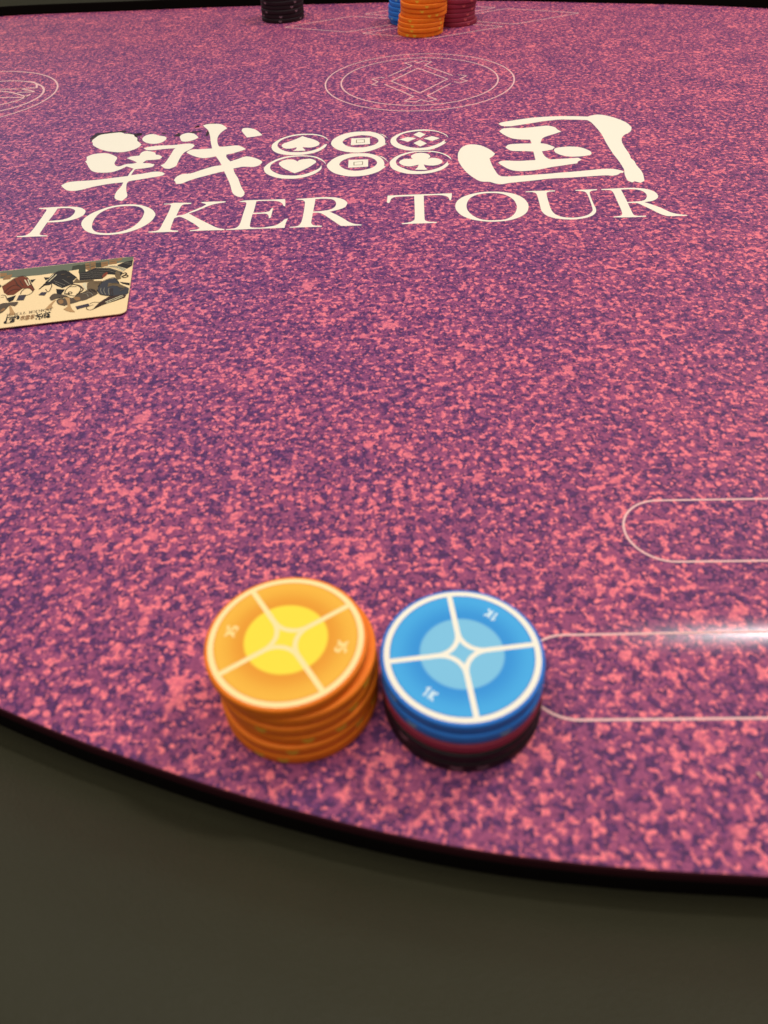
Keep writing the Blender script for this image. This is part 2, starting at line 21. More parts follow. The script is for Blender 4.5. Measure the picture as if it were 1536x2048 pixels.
ART = [('printed_band','olive',[[(-182.35,357.23),(-118.21,366.22),(-117.42,361.22),(-145.96,353.92),(-161.29,350.79),(-179.79,349.32)]]),('printed_block','moss',[[(-147.02,358.63),(-143.6,359.9),(-143.02,355.5),(-146.21,353.96)],[(-143.85,358.84),(-141.1,360.17),(-138.82,351.84),(-142.19,351.14)],[(-136.07,360.72),(-133.55,361.0),(-132.08,355.66),(-134.9,355.7)]]),('printed_block','tan',[[(-141.36,360.75),(-136.4,362.14),(-134.9,355.16),(-136.8,351.89),(-139.48,354.58)],[(-133.55,361.0),(-130.17,362.01),(-129.11,357.24),(-132.02,355.39)],[(-129.89,363.09),(-126.22,363.52),(-125.2,358.72),(-128.77,358.01)],[(-126.19,365.19),(-123.59,365.18),(-123.58,362.67),(-125.34,361.2)],[(-181.57,354.82),(-178.31,355.01),(-177.27,351.72),(-180.33,350.99)],[(-177.09,352.75),(-174.9,353.05),(-174.42,348.27),(-177.73,347.59),(-178.42,349.74)]]),('printed_robe','soot',[[(-141.93,351.11),(-138.82,351.84),(-134.83,355.42),(-128.03,354.69),(-123.59,351.8),(-120.29,349.32),(-120.28,345.65),(-123.59,347.05),(-127.82,348.03),(-128.8,343.45),(-132.77,343.36),(-139.68,343.06),(-140.87,347.84)],[(-124.51,357.28),(-121.53,360.24),(-117.71,361.75),(-116.67,355.89),(-118.95,352.63),(-124.27,356.17)],[(-157.0,335.78),(-155.7,341.68),(-154.7,349.84),(-153.24,352.85),(-150.87,354.47),(-147.11,352.73),(-141.71,346.37),(-142.83,342.88),(-141.65,340.2),(-146.03,336.13),(-149.11,338.46),(-152.12,341.3),(-153.22,339.89),(-155.37,339.61)],[(-158.26,348.13),(-155.15,347.8),(-156.33,344.81)],[(-161.61,346.66),(-164.31,346.43),(-162.52,342.9)],[(-177.92,343.49),(-176.64,341.83),(-176.39,340.29),(-176.73,339.82)],[(-119.72,339.43),(-113.7,337.78),(-113.44,335.24),(-118.08,337.48)]]),('printed_robe','rust',[[(-176.04,340.76),(-174.38,344.14),(-172.15,349.08),(-169.33,350.61),(-166.16,348.44),(-163.6,344.04),(-161.5,340.25),(-159.15,336.0),(-159.19,334.02),(-162.27,337.82),(-165.42,337.65),(-167.61,331.94),(-170.47,331.75),(-173.04,334.47)]]),('printed_armour','slate',[[(-128.93,335.35),(-128.09,340.3),(-125.48,343.1),(-122.84,343.59),(-119.28,337.36),(-113.13,332.47),(-112.42,327.74),(-114.28,325.03),(-119.69,325.59),(-122.95,326.16),(-126.2,327.7),(-128.73,332.36)]]),('printed_armour','khaki',[[(-132.91,341.83),(-128.32,341.35),(-128.93,335.35),(-127.8,328.35),(-130.35,333.02),(-131.97,333.68),(-133.73,332.87),(-135.21,340.04)],[(-139.62,342.79),(-132.71,343.09),(-132.66,340.79),(-139.54,340.49),(-142.34,340.78),(-141.63,345.84)],[(-124.0,351.31),(-121.95,350.03),(-119.62,342.48),(-121.43,341.65),(-123.36,345.98)],[(-124.81,338.95),(-119.28,337.36),(-114.67,332.88),(-117.63,334.18),(-122.23,336.16),(-124.4,334.88)]]),('printed_sleeve','bark',[[(-121.55,325.3),(-115.82,326.63),(-113.64,325.45),(-113.88,323.08),(-122.41,317.35),(-126.2,313.36),(-125.58,316.74),(-124.52,320.37)]]),('printed_card','plum',[[(-134.93,317.22),(-129.55,319.47),(-128.49,317.04),(-133.49,314.31)],[(-155.65,330.23),(-155.01,333.1),(-152.24,332.82),(-152.51,329.43)],[(-164.59,326.09),(-164.94,331.18),(-161.57,331.33),(-161.18,325.98)]]),('printed_helmet','umber',[[(-142.96,328.93),(-140.09,326.23),(-137.86,326.0),(-137.49,329.34),(-135.0,330.06),(-132.6,333.25),(-130.23,332.51),(-127.66,328.82),(-128.82,326.52),(-131.83,323.0),(-134.05,322.28),(-136.5,320.64),(-139.07,319.49),(-140.41,319.16)],[(-145.57,324.39),(-143.87,326.13),(-141.63,324.95),(-139.99,318.65),(-140.96,318.75),(-143.79,320.44)],[(-171.38,323.21),(-168.13,324.3),(-163.72,324.81),(-163.02,323.32),(-163.61,320.56),(-166.13,321.75),(-166.79,318.55),(-168.45,314.13)],[(-149.6,327.68),(-148.92,330.52),(-147.06,330.81),(-143.16,328.95),(-142.58,326.72),(-143.51,326.58),(-145.97,325.87),(-147.66,324.13),(-148.93,325.69)]]),('printed_block','ink',[[(-148.79,335.42),(-144.37,334.47),(-144.79,329.61),(-146.92,330.31)],[(-169.78,328.77),(-166.45,331.34),(-166.16,326.48),(-167.54,324.72)]]),('printed_plate','tan',[[(-138.11,326.02),(-135.51,326.24),(-134.29,323.25),(-136.13,322.96)],[(-144.64,323.59),(-142.99,324.61),(-141.48,321.61),(-142.81,320.34)],[(-167.83,319.58),(-168.93,317.84),(-168.81,315.99),(-167.31,317.22)]]),('printed_horn','horn',[[(-142.32,326.45),(-140.96,326.8),(-139.46,324.73),(-137.72,318.89),(-135.66,314.53),(-133.75,312.06),(-136.33,312.54),(-139.83,315.17),(-138.69,317.13),(-139.56,320.95),(-141.44,324.93)],[(-148.45,315.8),(-146.79,323.57),(-145.89,324.66),(-145.93,323.96),(-146.34,319.29),(-145.08,317.31),(-146.4,316.06)],[(-166.19,320.82),(-165.33,320.73),(-163.16,316.81),(-161.03,312.95),(-163.64,312.3),(-164.04,315.06)]]),('printed_sash','ivory',[[(-131.03,355.55),(-128.32,357.15),(-124.53,356.2),(-119.21,352.66),(-120.14,349.84),(-124.58,354.05),(-128.28,355.79)],[(-137.12,339.73),(-135.72,340.09),(-133.48,332.85),(-134.23,332.93),(-136.87,337.68)]]),('printed_crest','brick',[[(-129.37,348.19),(-128.31,350.18),(-127.29,349.02),(-127.72,346.45),(-128.53,344.45),(-129.42,345.07)]])]
ARTLINES = [('ink',0.35,[[(-143.1,329.43),(-143.78,333.91),(-142.44,338.27),(-141.18,339.14),(-138.13,336.81),(-136.74,334.18),(-136.99,329.29),(-138.48,327.51),(-143.29,330.18)],[(-142.75,337.04),(-139.37,336.84)],[(-141.87,331.26),(-141.31,331.93),(-140.12,331.08),(-140.09,330.0),(-141.11,330.2),(-141.87,331.26)],[(-142.98,329.91),(-141.86,330.28),(-140.72,328.7)]]),('bark',0.6,[[(-143.28,339.61),(-140.61,338.83),(-138.01,337.3),(-136.18,334.86),(-135.49,333.06),(-136.68,329.99)],[(-120.36,347.23),(-118.83,348.38),(-118.05,346.98),(-119.8,344.56)],[(-119.8,344.56),(-117.57,345.89),(-116.79,344.5),(-118.05,343.34),(-119.8,344.56)]]),('stone',0.22,[[(-141.01,349.43),(-135.83,349.93),(-129.1,349.21)],[(-140.48,347.28),(-135.32,347.78),(-129.13,347.12)],[(-140.02,345.41),(-134.81,345.64),(-129.67,345.09)],[(-136.74,351.62),(-130.69,351.76),(-126.99,351.1),(-120.5,346.72)],[(-134.19,353.74),(-127.99,353.34),(-120.69,348.84)],[(-122.61,359.26),(-116.54,355.87)],[(-122.0,360.01),(-116.93,357.82)],[(-152.06,343.85),(-145.19,338.55)],[(-150.98,341.69),(-146.56,337.19)],[(-148.37,345.0),(-143.56,339.9)]]),('ivory',0.5,[[(-121.97,319.64),(-115.37,325.62)],[(-121.25,318.54),(-114.62,324.35)],[(-155.52,343.7),(-154.07,350.3)],[(-154.34,343.06),(-152.51,350.13)],[(-166.82,346.43),(-163.14,339.92)],[(-165.42,346.8),(-162.68,340.88)]]),('stone',0.3,[[(-134.75,329.06),(-132.76,328.86),(-131.06,325.79)],[(-133.13,330.36),(-131.01,329.65),(-129.43,327.06)],[(-127.13,333.92),(-126.75,331.17),(-124.96,327.57)],[(-125.56,334.01),(-125.25,331.01),(-123.36,326.92)],[(-123.31,333.28),(-122.9,330.28),(-121.58,326.5)]]),('bark',0.3,[[(-122.31,333.18),(-122.01,330.68),(-120.89,326.67)],[(-121.56,333.1),(-121.27,330.6),(-119.91,326.57)],[(-172.95,334.95),(-171.78,339.81),(-169.34,341.58),(-165.42,337.65)],[(-171.46,333.32),(-169.44,337.07),(-165.52,337.16)],[(-170.25,343.71),(-165.84,338.19)],[(-172.6,348.08),(-169.57,343.13)],[(-169.25,346.17),(-165.69,340.19)],[(-128.95,318.94),(-127.34,320.19),(-124.84,319.7),(-123.96,318.44),(-124.37,316.62),(-126.63,313.17),(-128.67,313.83),(-129.47,316.21),(-126.77,317.79)],[(-156.64,336.24),(-155.66,340.66),(-153.25,340.91),(-151.8,339.24),(-151.4,334.21),(-152.06,333.04),(-153.85,335.95)],[(-164.49,332.11),(-164.8,335.59),(-162.78,337.87),(-159.34,334.53),(-160.31,331.2),(-162.78,330.48)],[(-173.75,332.09),(-171.32,331.35),(-168.75,326.27)],[(-173.1,330.08),(-171.6,329.92)]]),('khaki',0.5,[[(-138.91,341.95),(-135.97,342.15),(-133.03,342.36)],[(-146.61,346.89),(-145.2,347.26)],[(-150.17,349.88),(-148.23,350.2)],[(-120.22,335.95),(-117.42,333.16),(-115.28,333.44)],[(-124.38,335.88),(-123.07,337.75),(-120.6,337.75)],[(-117.54,330.22),(-115.71,332.0)],[(-131.91,339.69),(-128.36,339.32)],[(-140.42,358.46),(-138.45,358.79)],[(-137.92,356.56),(-135.94,357.98)]]),('olive',0.3,[[(-140.69,358.49),(-136.01,359.89)],[(-139.25,362.17),(-136.74,352.68)],[(-132.91,359.28),(-129.73,360.03)],[(-139.75,355.68),(-135.42,357.38)],[(-129.18,361.07),(-125.93,361.54)]]),('ink',0.3,[[(-128.93,335.35),(-128.09,340.3),(-125.48,343.1),(-122.84,343.59),(-119.28,337.36)],[(-128.73,332.36),(-126.2,327.7),(-122.95,326.16),(-119.69,325.59)],[(-157.0,335.78),(-155.7,341.68),(-154.7,349.84),(-153.24,352.85),(-150.87,354.47),(-147.11,352.73)],[(-176.04,340.76),(-174.38,344.14),(-172.15,349.08),(-169.33,350.61),(-166.16,348.44),(-161.5,340.25),(-159.15,336.0)],[(-145.97,325.87),(-143.57,326.82),(-140.1,326.47)],[(-137.49,329.34),(-135.0,330.06),(-132.6,333.25),(-130.23,332.51),(-127.66,328.82)],[(-132.36,332.24),(-129.9,329.05)],[(-131.48,332.64),(-128.89,329.92)]]),('ink',0.25,[[(-128.02,355.76),(-124.18,354.54),(-119.8,350.59)],[(-127.09,356.2),(-124.09,355.34),(-119.5,351.63)]])]
LINT = (84.54,81.06)
LOGO_MAP = [(-180.83,464.08),(-144.84,312.93),(-0.05581,-0.01241)]
OUTLINE = [(-560,560),(-470,330),(-330,225),(-205,160),(-102.79,110.08),(-60.21,91.72),(-22.97,78.31),(10.89,68.81),(42.94,62.89),(77.9,58.87),(140,53),(260,55),(420,85),(560,160),(660,290),(690,430),(650,560),(560,670),(460,745),(368.09,794.81),(306.7,822.36),(229.42,848.0),(110.03,883.65),(-103.64,909.91),(-236.22,917.38),(-364.42,921.49),(-460,895),(-540,800),(-580,680)]
ANGLES = [4.5,31.3]
NEAR = [(-25.44,111.94),(17.18,107.61)]
FAR_ORANGE = [(53.34,773.9),(53.6,773.3),(54.14,773.7),(54.75,774.2),(56.53,774.7),(56.53,774.1),(56.35,773.5),(57.82,774.4),(57.99,774.2)]
FAR_BLACK = [(-71.72,850.54),(-71.45,850.84),(-71.52,850.34),(-71.28,850.94),(-71.34,850.54),(-71.47,850.74)]
FAR_BLUE = [(48.77,814.6),(47.13,814.2),(47.12,814.4),(47.23,815.0),(48.27,814.6),(49.19,814.8),(49.42,814.7)]
FAR_MAROON = [(86.78,803.71),(85.06,804.11),(84.77,803.91),(85.35,804.11),(85.67,803.71),(87.33,803.21),(87.27,803.51),(87.22,803.71)]
CAM = [0.1728,[[0.998691,0.051146,-0.0],[-0.035889,0.700783,-0.712471],[-0.03644,0.711539,0.701702]],26.874]

cd = bpy.data.cameras.new('camera')
cam = bpy.data.objects.new('camera', cd); COL.objects.link(cam)
R = CAM[1]
cam.matrix_world = Matrix(((R[0][0], R[0][1], R[0][2], 0), (R[1][0], R[1][1], R[1][2], 0), (R[2][0], R[2][1], R[2][2], CAM[0]), (0, 0, 0, 1)))
cd.sensor_fit = 'VERTICAL'; cd.sensor_height = 36.0; cd.sensor_width = 27.0; cd.lens = CAM[2]
cd.clip_start = 0.01; cd.clip_end = 50
cd.dof.use_dof = True; cd.dof.focus_distance = 0.43; cd.dof.aperture_fstop = 15.0
sc.camera = cam
sc.render.engine = 'CYCLES'
sc.cycles.use_denoising = True
sc.cycles.max_bounces = 8
sc.view_settings.view_transform = 'Standard'; sc.view_settings.look = 'None'
sc.view_settings.exposure = 0.0; sc.view_settings.gamma = 1.0

def lin(r, g, b):
    f = lambda c: (c / 12.92 if c <= .04045 else ((c + .055) / 1.055) ** 2.4)
    return (f(r / 255), f(g / 255), f(b / 255), 1)

w = bpy.data.worlds.new('World'); sc.world = w; w.use_nodes = True
w.node_tree.nodes['Background'].inputs[0].default_value = (1.0, .94, .87, 1)
w.node_tree.nodes['Background'].inputs[1].default_value = 0.32

def area(name, loc, target, size, watts, colour, sy=None):
    l = bpy.data.lights.new(name, 'AREA'); l.energy = watts; l.color = colour[:3]
    l.shape = 'RECTANGLE'; l.size = size; l.size_y = sy or size
    o = bpy.data.objects.new(name, l); COL.objects.link(o); o.location = loc
    d = Vector(target) - Vector(loc)
    o.rotation_euler = d.to_track_quat('-Z', 'Y').to_euler()
    return o
area('ceiling_panel_lamp', (-.15, .26, 1.35), (-.05, .3, 0), 1.1, 13.2, (1, .96, .895))
area('ceiling_spot_lamp', (.98, 1.02, 1.2), (.1, .12, 0), .26, 10.5, (1, .95, .92))
area('cool_ceiling_lamp', (-1.3, 2.3, 1.1), (-.1, .4, 0), .7, 5, (.86, .9, 1))

# ------------------------------------------------------------------ materials
def mat(name, rgb, rough=.6, spec=.3, bump=None, sheen=0):
    m = bpy.data.materials.new(name); m.use_nodes = True
    nt = m.node_tree; b = nt.nodes['Principled BSDF']
    b.inputs['Base Color'].default_value = rgb; b.inputs['Roughness'].default_value = rough
    b.inputs['Specular IOR Level'].default_value = spec
    if bump:
        sc_, st, di = bump
        tc = nt.nodes.new('ShaderNodeTexCoord'); n = nt.nodes.new('ShaderNodeTexNoise'); n.inputs['Scale'].default_value = sc_
        n.inputs['Detail'].default_value = 3
        bp = nt.nodes.new('ShaderNodeBump'); bp.inputs['Strength'].default_value = st; bp.inputs['Distance'].default_value = di
        nt.links.new(tc.outputs['Object'], n.inputs['Vector']); nt.links.new(n.outputs['Fac'], bp.inputs['Height'])
        nt.links.new(bp.outputs['Normal'], b.inputs['Normal'])
    return m

class NG:
    def __init__(s, m): s.nt = m.node_tree; s.n = s.nt.nodes; s.b = s.n['Principled BSDF']
    def new(s, t, **k):
        n = s.n.new(t)
        for a, v in k.items(): setattr(n, a, v)
        return n
    def put(s, sock, v):
        if hasattr(v, 'is_output') or isinstance(v, bpy.types.NodeSocket): s.nt.links.new(v, sock)
        else: sock.default_value = v
    def math(s, op, a, b=0.0, c=None):
        n = s.new('ShaderNodeMath', operation=op); s.put(n.inputs[0], a); s.put(n.inputs[1], b)
        if c is not None: s.put(n.inputs[2], c)
        return n.outputs[0]
    def step(s, x, lo, hi):
        n = s.new('ShaderNodeMapRange', interpolation_type='SMOOTHSTEP'); s.put(n.inputs['Value'], x)
        n.inputs['From Min'].default_value = lo; n.inputs['From Max'].default_value = hi
        return n.outputs['Result']
    def noise(s, v, scale, detail=2.0, rough=.5, col=False, dist=0.0):
        n = s.new('ShaderNodeTexNoise'); s.put(n.inputs['Vector'], v); n.inputs['Scale'].default_value = scale
        n.inputs['Detail'].default_value = detail; n.inputs['Roughness'].default_value = rough; n.inputs['Distortion'].default_value = dist
        return n.outputs['Color' if col else 'Fac']
    def mix(s, f, a, b, mode='MIX'):
        n = s.new('ShaderNodeMix', data_type='RGBA', blend_type=mode); s.put(n.inputs[0], f); s.put(n.inputs[6], a); s.put(n.inputs[7], b)
        return n.outputs[2]
    def vec(s, op, a, b):
        n = s.new('ShaderNodeVectorMath', operation=op); s.put(n.inputs[0], a)
        if op == 'SCALE': s.put(n.inputs['Scale'], b)
        else: s.put(n.inputs[1], b)
        return n.outputs[0]

def felt_material():
    m = mat('speckled_felt', lin(150, 75, 105), .62, .28); g = NG(m)
    tc = g.new('ShaderNodeTexCoord'); P = g.vec('SCALE', tc.outputs['Object'], 1000.0)      # millimetres on the table
    P = g.vec('MULTIPLY', P, (1, 1, 0))
    wob = g.vec('SCALE', g.vec('SUBTRACT', g.noise(P, .45, 2, .6, True), (.5, .5, .5)), 2.4)
    Q = g.vec('ADD', P, wob)
    patch = g.noise(P, .022, 3, .6)                          # slow drift between pinker and darker areas
    patch2 = g.noise(g.vec('ADD', P, (300, 50, 0)), .07, 2, .6)
    drift = g.math('ADD', g.math('MULTIPLY', g.math('SUBTRACT', patch, .5), .11), g.math('MULTIPLY', g.math('SUBTRACT', patch2, .5), .20))
    a = g.math('ADD', g.noise(Q, .35, 3.4, .64), drift)
    pink = g.step(a, .55, .605)
    # round splashes of different size
    def spots(scale, keep, rad, off):
        v = g.new('ShaderNodeTexVoronoi', feature='F1'); g.put(v.inputs['Vector'], g.vec('ADD', g.vec('ADD', P, g.vec('SCALE', wob, .55)), off)); v.inputs['Scale'].default_value = scale
        sep = g.new('ShaderNodeSeparateColor'); g.put(sep.inputs[0], v.outputs['Color'])
        r = g.math('MULTIPLY', g.math('GREATER_THAN', sep.outputs[0], keep), g.math('MULTIPLY_ADD', sep.outputs[1], rad, rad * .45))
        d = g.math('SUBTRACT', r, v.outputs['Distance'])
        return g.step(d, -.02, .07)
    s1 = spots(.33, .40, .27, (11, 7, 0)); s2 = spots(.15, .74, .19, (3, 90, 0)); s3 = spots(.75, .5, .3, (51, 17, 0))
    pink = g.math('MAXIMUM', g.math('MAXIMUM', pink, g.math('MULTIPLY', s1, .95)), g.math('MAXIMUM', g.math('MULTIPLY', s2, .8), g.math('MULTIPLY', s3, .55)))
    d = g.math('SUBTRACT', g.noise(g.vec('ADD', Q, (170, 40, 0)), .34, 3.6, .68), g.math('MULTIPLY', drift, .7))
    dark = g.step(d, .47, .545)
    fine = g.noise(P, 1.3, 3, .65)
    fine2 = g.noise(g.vec('ADD', P, (70, 5, 0)), .8, 2, .6)
    mid = g.mix(g.step(fine2, .35, .65), lin(132, 58, 100), lin(158, 74, 114))
    c = g.mix(g.math('MULTIPLY', dark, .92), mid, g.mix(g.step(fine2, .4, .6), lin(62, 27, 78), lin(90, 41, 98)))
    Q2 = g.vec('ADD', P, g.vec('SCALE', wob, 1.6))                # big irregular splashes, paler
    bl = g.step(g.math('ADD', g.noise(Q2, .075, 2.2, .6), g.math('MULTIPLY', g.math('SUBTRACT', patch, .5), .2)), .66, .70)
    bl = g.math('MULTIPLY', bl, g.step(g.noise(Q, .5, 3, .6), .30, .42))
    pink = g.math('MAXIMUM', pink, g.math('MULTIPLY', bl, .85))
    c = g.mix(pink, c, g.mix(g.step(fine2, .3, .7), lin(216, 98, 122), lin(252, 130, 134)))
    # the artwork runs cooler and more violet round the logo, redder towards the rail
    zone = g.new('ShaderNodeVectorMath', operation='LENGTH'); g.put(zone.inputs[0], g.vec('MULTIPLY', g.vec('SUBTRACT', P, (-190, 470, 0)), (1, 1.15, 0)))
    zl = g.math('ADD', zone.outputs['Value'], g.math('MULTIPLY', g.math('SUBTRACT', patch, .5), 260))
    c = g.mix(g.step(zl, 480, 80), c, (.86, 1.0, 1.18, 1), 'MULTIPLY')
    var = g.math('MULTIPLY_ADD', fine, .7, .65)
    vc = g.new('ShaderNodeCombineColor'); [g.put(vc.inputs[i], var) for i in range(3)]
    c = g.mix(.8, c, vc.outputs[0], 'MULTIPLY')
    g.put(g.b.inputs['Base Color'], c)
    bp = g.new('ShaderNodeBump'); bp.inputs['Strength'].default_value = .25; bp.inputs['Distance'].default_value = .0003
    g.put(bp.inputs['Height'], g.noise(P, 3.0, 3, .6)); g.put(g.b.inputs['Normal'], bp.outputs['Normal'])
    return m
FELT = felt_material()

def crease_material():
    m = FELT.copy(); m.name = 'speckled_felt_worn_shiny'; g = NG(m)
    at = g.new('ShaderNodeAttribute', attribute_name='wear'); wv = at.outputs['Fac']
    g.put(g.b.inputs['Roughness'], g.math('MULTIPLY_ADD', wv, -.33, .62))
    g.put(g.b.inputs['Specular IOR Level'], g.math('MULTIPLY_ADD', wv, 1.5, .28))
    for n in g.n:
        if n.type == 'BUMP': g.put(n.inputs['Strength'], g.math('MULTIPLY_ADD', wv, -.2, .25))
    return m

def print_material(name, rgb, rough=.6, grain=.10):  # ink on cloth: the weave shows through
    m = mat(name, rgb, rough, .25); g = NG(m)
    tc = g.new('ShaderNodeTexCoord'); P = g.vec('SCALE', tc.outputs['Object'], 1000.0)
    n = g.noise(P, 2.2, 4, .75); var = g.math('MULTIPLY_ADD', n, 2 * grain, 1 - grain)
    vc = g.new('ShaderNodeCombineColor'); [g.put(vc.inputs[i], var) for i in range(3)]
    g.put(g.b.inputs['Base Color'], g.mix(1.0, rgb, vc.outputs[0], 'MULTIPLY'))
    return m
CREAM = print_material('cream_print', lin(238, 229, 209), .65, .14)
LINE = print_material('pale_line_print', lin(232, 182, 178), .6, .35)
GRIME = print_material('black_brush_print', lin(46, 26, 38), .6, .2)

def leather():
    m = mat('dark_olive_leather', lin(45, 42, 28), .55, .14); g = NG(m)
    tc = g.new('ShaderNodeTexCoord'); P = g.vec('SCALE', tc.outputs['Object'], 1000.0)
    v = g.new('ShaderNodeTexVoronoi', feature='DISTANCE_TO_EDGE'); g.put(v.inputs['Vector'], P); v.inputs['Scale'].default_value = .9
    n = g.noise(P, .02, 3, .6)
    g.put(g.b.inputs['Base Color'], g.mix(n, lin(45, 43, 30), lin(53, 51, 36)))
    bp = g.new('ShaderNodeBump'); bp.inputs['Strength'].default_value = .3; bp.inputs['Distance'].default_value = .0003
    g.put(bp.inputs['Height'], g.step(v.outputs['Distance'], 0, .25)); g.put(g.b.inputs['Normal'], bp.outputs['Normal'])
    g.put(g.b.inputs['Roughness'], g.math('MULTIPLY_ADD', n, .12, .5))
    return m
LEATHER = leather()
RAIL_SHADE = mat('black_rail_shade', lin(14, 11, 8), .95, .05, (1500, .4, .0003))  # near-black colour for the added shade strip on the far rail
HEM = mat('maroon_felt_hem', lin(62, 24, 32), .9, .1, (1200, .4, .0003))
FOAM = mat('black_foam_core', lin(16, 10, 10), .9, .1, (900, .4, .0004))

def clay(name, rgb):
    m = mat(name, rgb, .55, .25); g = NG(m)
    tc = g.new('ShaderNodeTexCoord'); P = g.vec('SCALE', tc.outputs['Object'], 1000.0)
    n = g.noise(P, .35, 3, .6); var = g.math('MULTIPLY_ADD', n, .24, .88)
    vc = g.new('ShaderNodeCombineColor'); [g.put(vc.inputs[i], var) for i in range(3)]
    g.put(g.b.inputs['Base Color'], g.mix(1.0, rgb, vc.outputs[0], 'MULTIPLY'))
    bp = g.new('ShaderNodeBump'); bp.inputs['Strength'].default_value = .15; bp.inputs['Distance'].default_value = .0001
    g.put(bp.inputs['Height'], g.noise(P, 4, 2, .6)); g.put(g.b.inputs['Normal'], bp.outputs['Normal'])
    return m
def face(name, inner, near_, far_, edge):
    # printed panel: pale centre disc, darker round it, lighter again towards the rim
    m = mat(name, far_, .55, .22); g = NG(m)
    tc = g.new('ShaderNodeTexCoord'); P = g.vec('SCALE', tc.outputs['Object'], 1000.0)
    P = g.vec('MULTIPLY', P, (1, 1, 0)); ln = g.new('ShaderNodeVectorMath', operation='LENGTH'); g.put(ln.inputs[0], P); r = ln.outputs['Value']
    c = g.mix(g.step(r, 10.2, 17), near_, far_)
    c = g.mix(g.step(r, 9.8, 10.7), inner, c)
    c = g.mix(g.step(r, 17.1, 17.7), c, edge)
    g.put(g.b.inputs['Base Color'], c)
    return m
CHIP = {
 'orange': dict(body=clay('orange_clay', lin(242, 124, 20)), spot=mat('yellow_edge_print', lin(236, 190, 50), .5, .3), line=mat('pale_yellow_print', lin(250, 222, 156), .55, .22),
    panel=face('orange_face_print', lin(244, 218, 62), lin(228, 150, 40), lin(238, 178, 60), lin(224, 128, 28)), core=mat('yellow_face_print', lin(244, 218, 62), .55, .22), ink=mat('faint_yellow_ink', lin(252, 218, 140), .55, .22)),
 'blue': dict(body=clay('blue_clay', lin(42, 118, 206)), spot=mat('pale_blue_edge_print', lin(120, 170, 200), .5, .3), line=mat('ivory_chip_print', lin(242, 234, 216), .55, .22),
    panel=face('blue_face_print', lin(122, 190, 222), lin(46, 142, 212), lin(66, 166, 224), lin(34, 112, 194)), core=mat('pale_blue_face_print', lin(122, 190, 222), .55, .22), ink=mat('faint_blue_ink', lin(206, 230, 240), .55, .22)),
 'maroon': dict(body=clay('maroon_clay', lin(146, 46, 68)), spot=mat('rose_edge_print', lin(206, 92, 92), .5, .3)),
 'black': dict(body=clay('black_clay', lin(30, 14, 20)), spot=mat('grey_edge_print', lin(120, 92, 100), .5, .3)),
}

# ------------------------------------------------------------------ helpers
def link(name, me, m, parent=None, loc=(0, 0, 0)):
    o = bpy.data.objects.new(name, me); COL.objects.link(o); o.location = loc
    if m and not me.materials: me.materials.append(m)
    if parent: o.parent = parent
    return o
def thing(name, label, cat, loc=(0, 0, 0), rz=0, group=None):
    o = bpy.data.objects.new(name, None); COL.objects.link(o); o.empty_display_size = .01
    o.location = loc; o.rotation_euler = (0, 0, rz); o['label'] = label; o['category'] = cat
    if group: o['group'] = group
    return o
def smooth(pts, closed=True, n=5):
    """Catmull-Rom through the points; a third item marks a corner"""
    N = len(pts); out = []
    for i in range(N if closed else N - 1):
        p1, p2 = pts[i], pts[(i + 1) % N]
        p0 = pts[(i - 1) % N] if (closed or i > 0) else p1
        p3 = pts[(i + 2) % N] if (closed or i + 2 < N) else p2
        if len(p1) > 2: p0 = p1
        if len(p2) > 2: p3 = p2
        if len(p1) > 2 and len(p2) > 2: out.append(p1[:2]); continue
        for k in range(n):
            t = k / n; q = []
            for a in (0, 1):
                q.append(.5 * (2 * p1[a] + (p2[a] - p0[a]) * t + (2 * p0[a] - 5 * p1[a] + 4 * p2[a] - p3[a]) * t * t + (3 * p1[a] - p0[a] - 3 * p2[a] + p3[a]) * t ** 3))
            out.append(tuple(q))
    if not closed: out.append(pts[-1][:2])
    return out
def fill(contours, z=0.0, thick=0.0):
    """flat sheet from closed contours (mm), holes by even-odd"""
    cu = bpy.data.curves.new('tmp', 'CURVE'); cu.dimensions = '2D'; cu.fill_mode = 'BOTH'
    for c in contours:
        s = cu.splines.new('POLY'); s.points.add(len(c) - 1); s.use_cyclic_u = True
        for p, q in zip(s.points, c): p.co = (q[0] * MM, q[1] * MM, 0, 1)
    o = bpy.data.objects.new('tmp', cu); COL.objects.link(o)
    dg = bpy.context.evaluated_depsgraph_get(); dg.update()
    me = bpy.data.meshes.new_from_object(o.evaluated_get(dg))
    bpy.data.objects.remove(o); bpy.data.curves.remove(cu)
    me.materials.clear()
    bm = bmesh.new(); bm.from_mesh(me)
    bmesh.ops.recalc_face_normals(bm, faces=bm.faces)
    for f in bm.faces:
        f.normal_update()
        if f.normal.z < 0: f.normal_flip()
    for v in bm.verts: v.co.z = z * MM
    bm.to_mesh(me); bm.free()
    return me
def ridge(x, y):
    """low crease in the felt along the near betting lane"""
    t = min(max((x - 52) / 40, 0), 1); t = t * t * (3 - 2 * t)
    return .26 * t * math.exp(-((y - (120.7 - (x - 102) * .045)) / 4.0) ** 2)
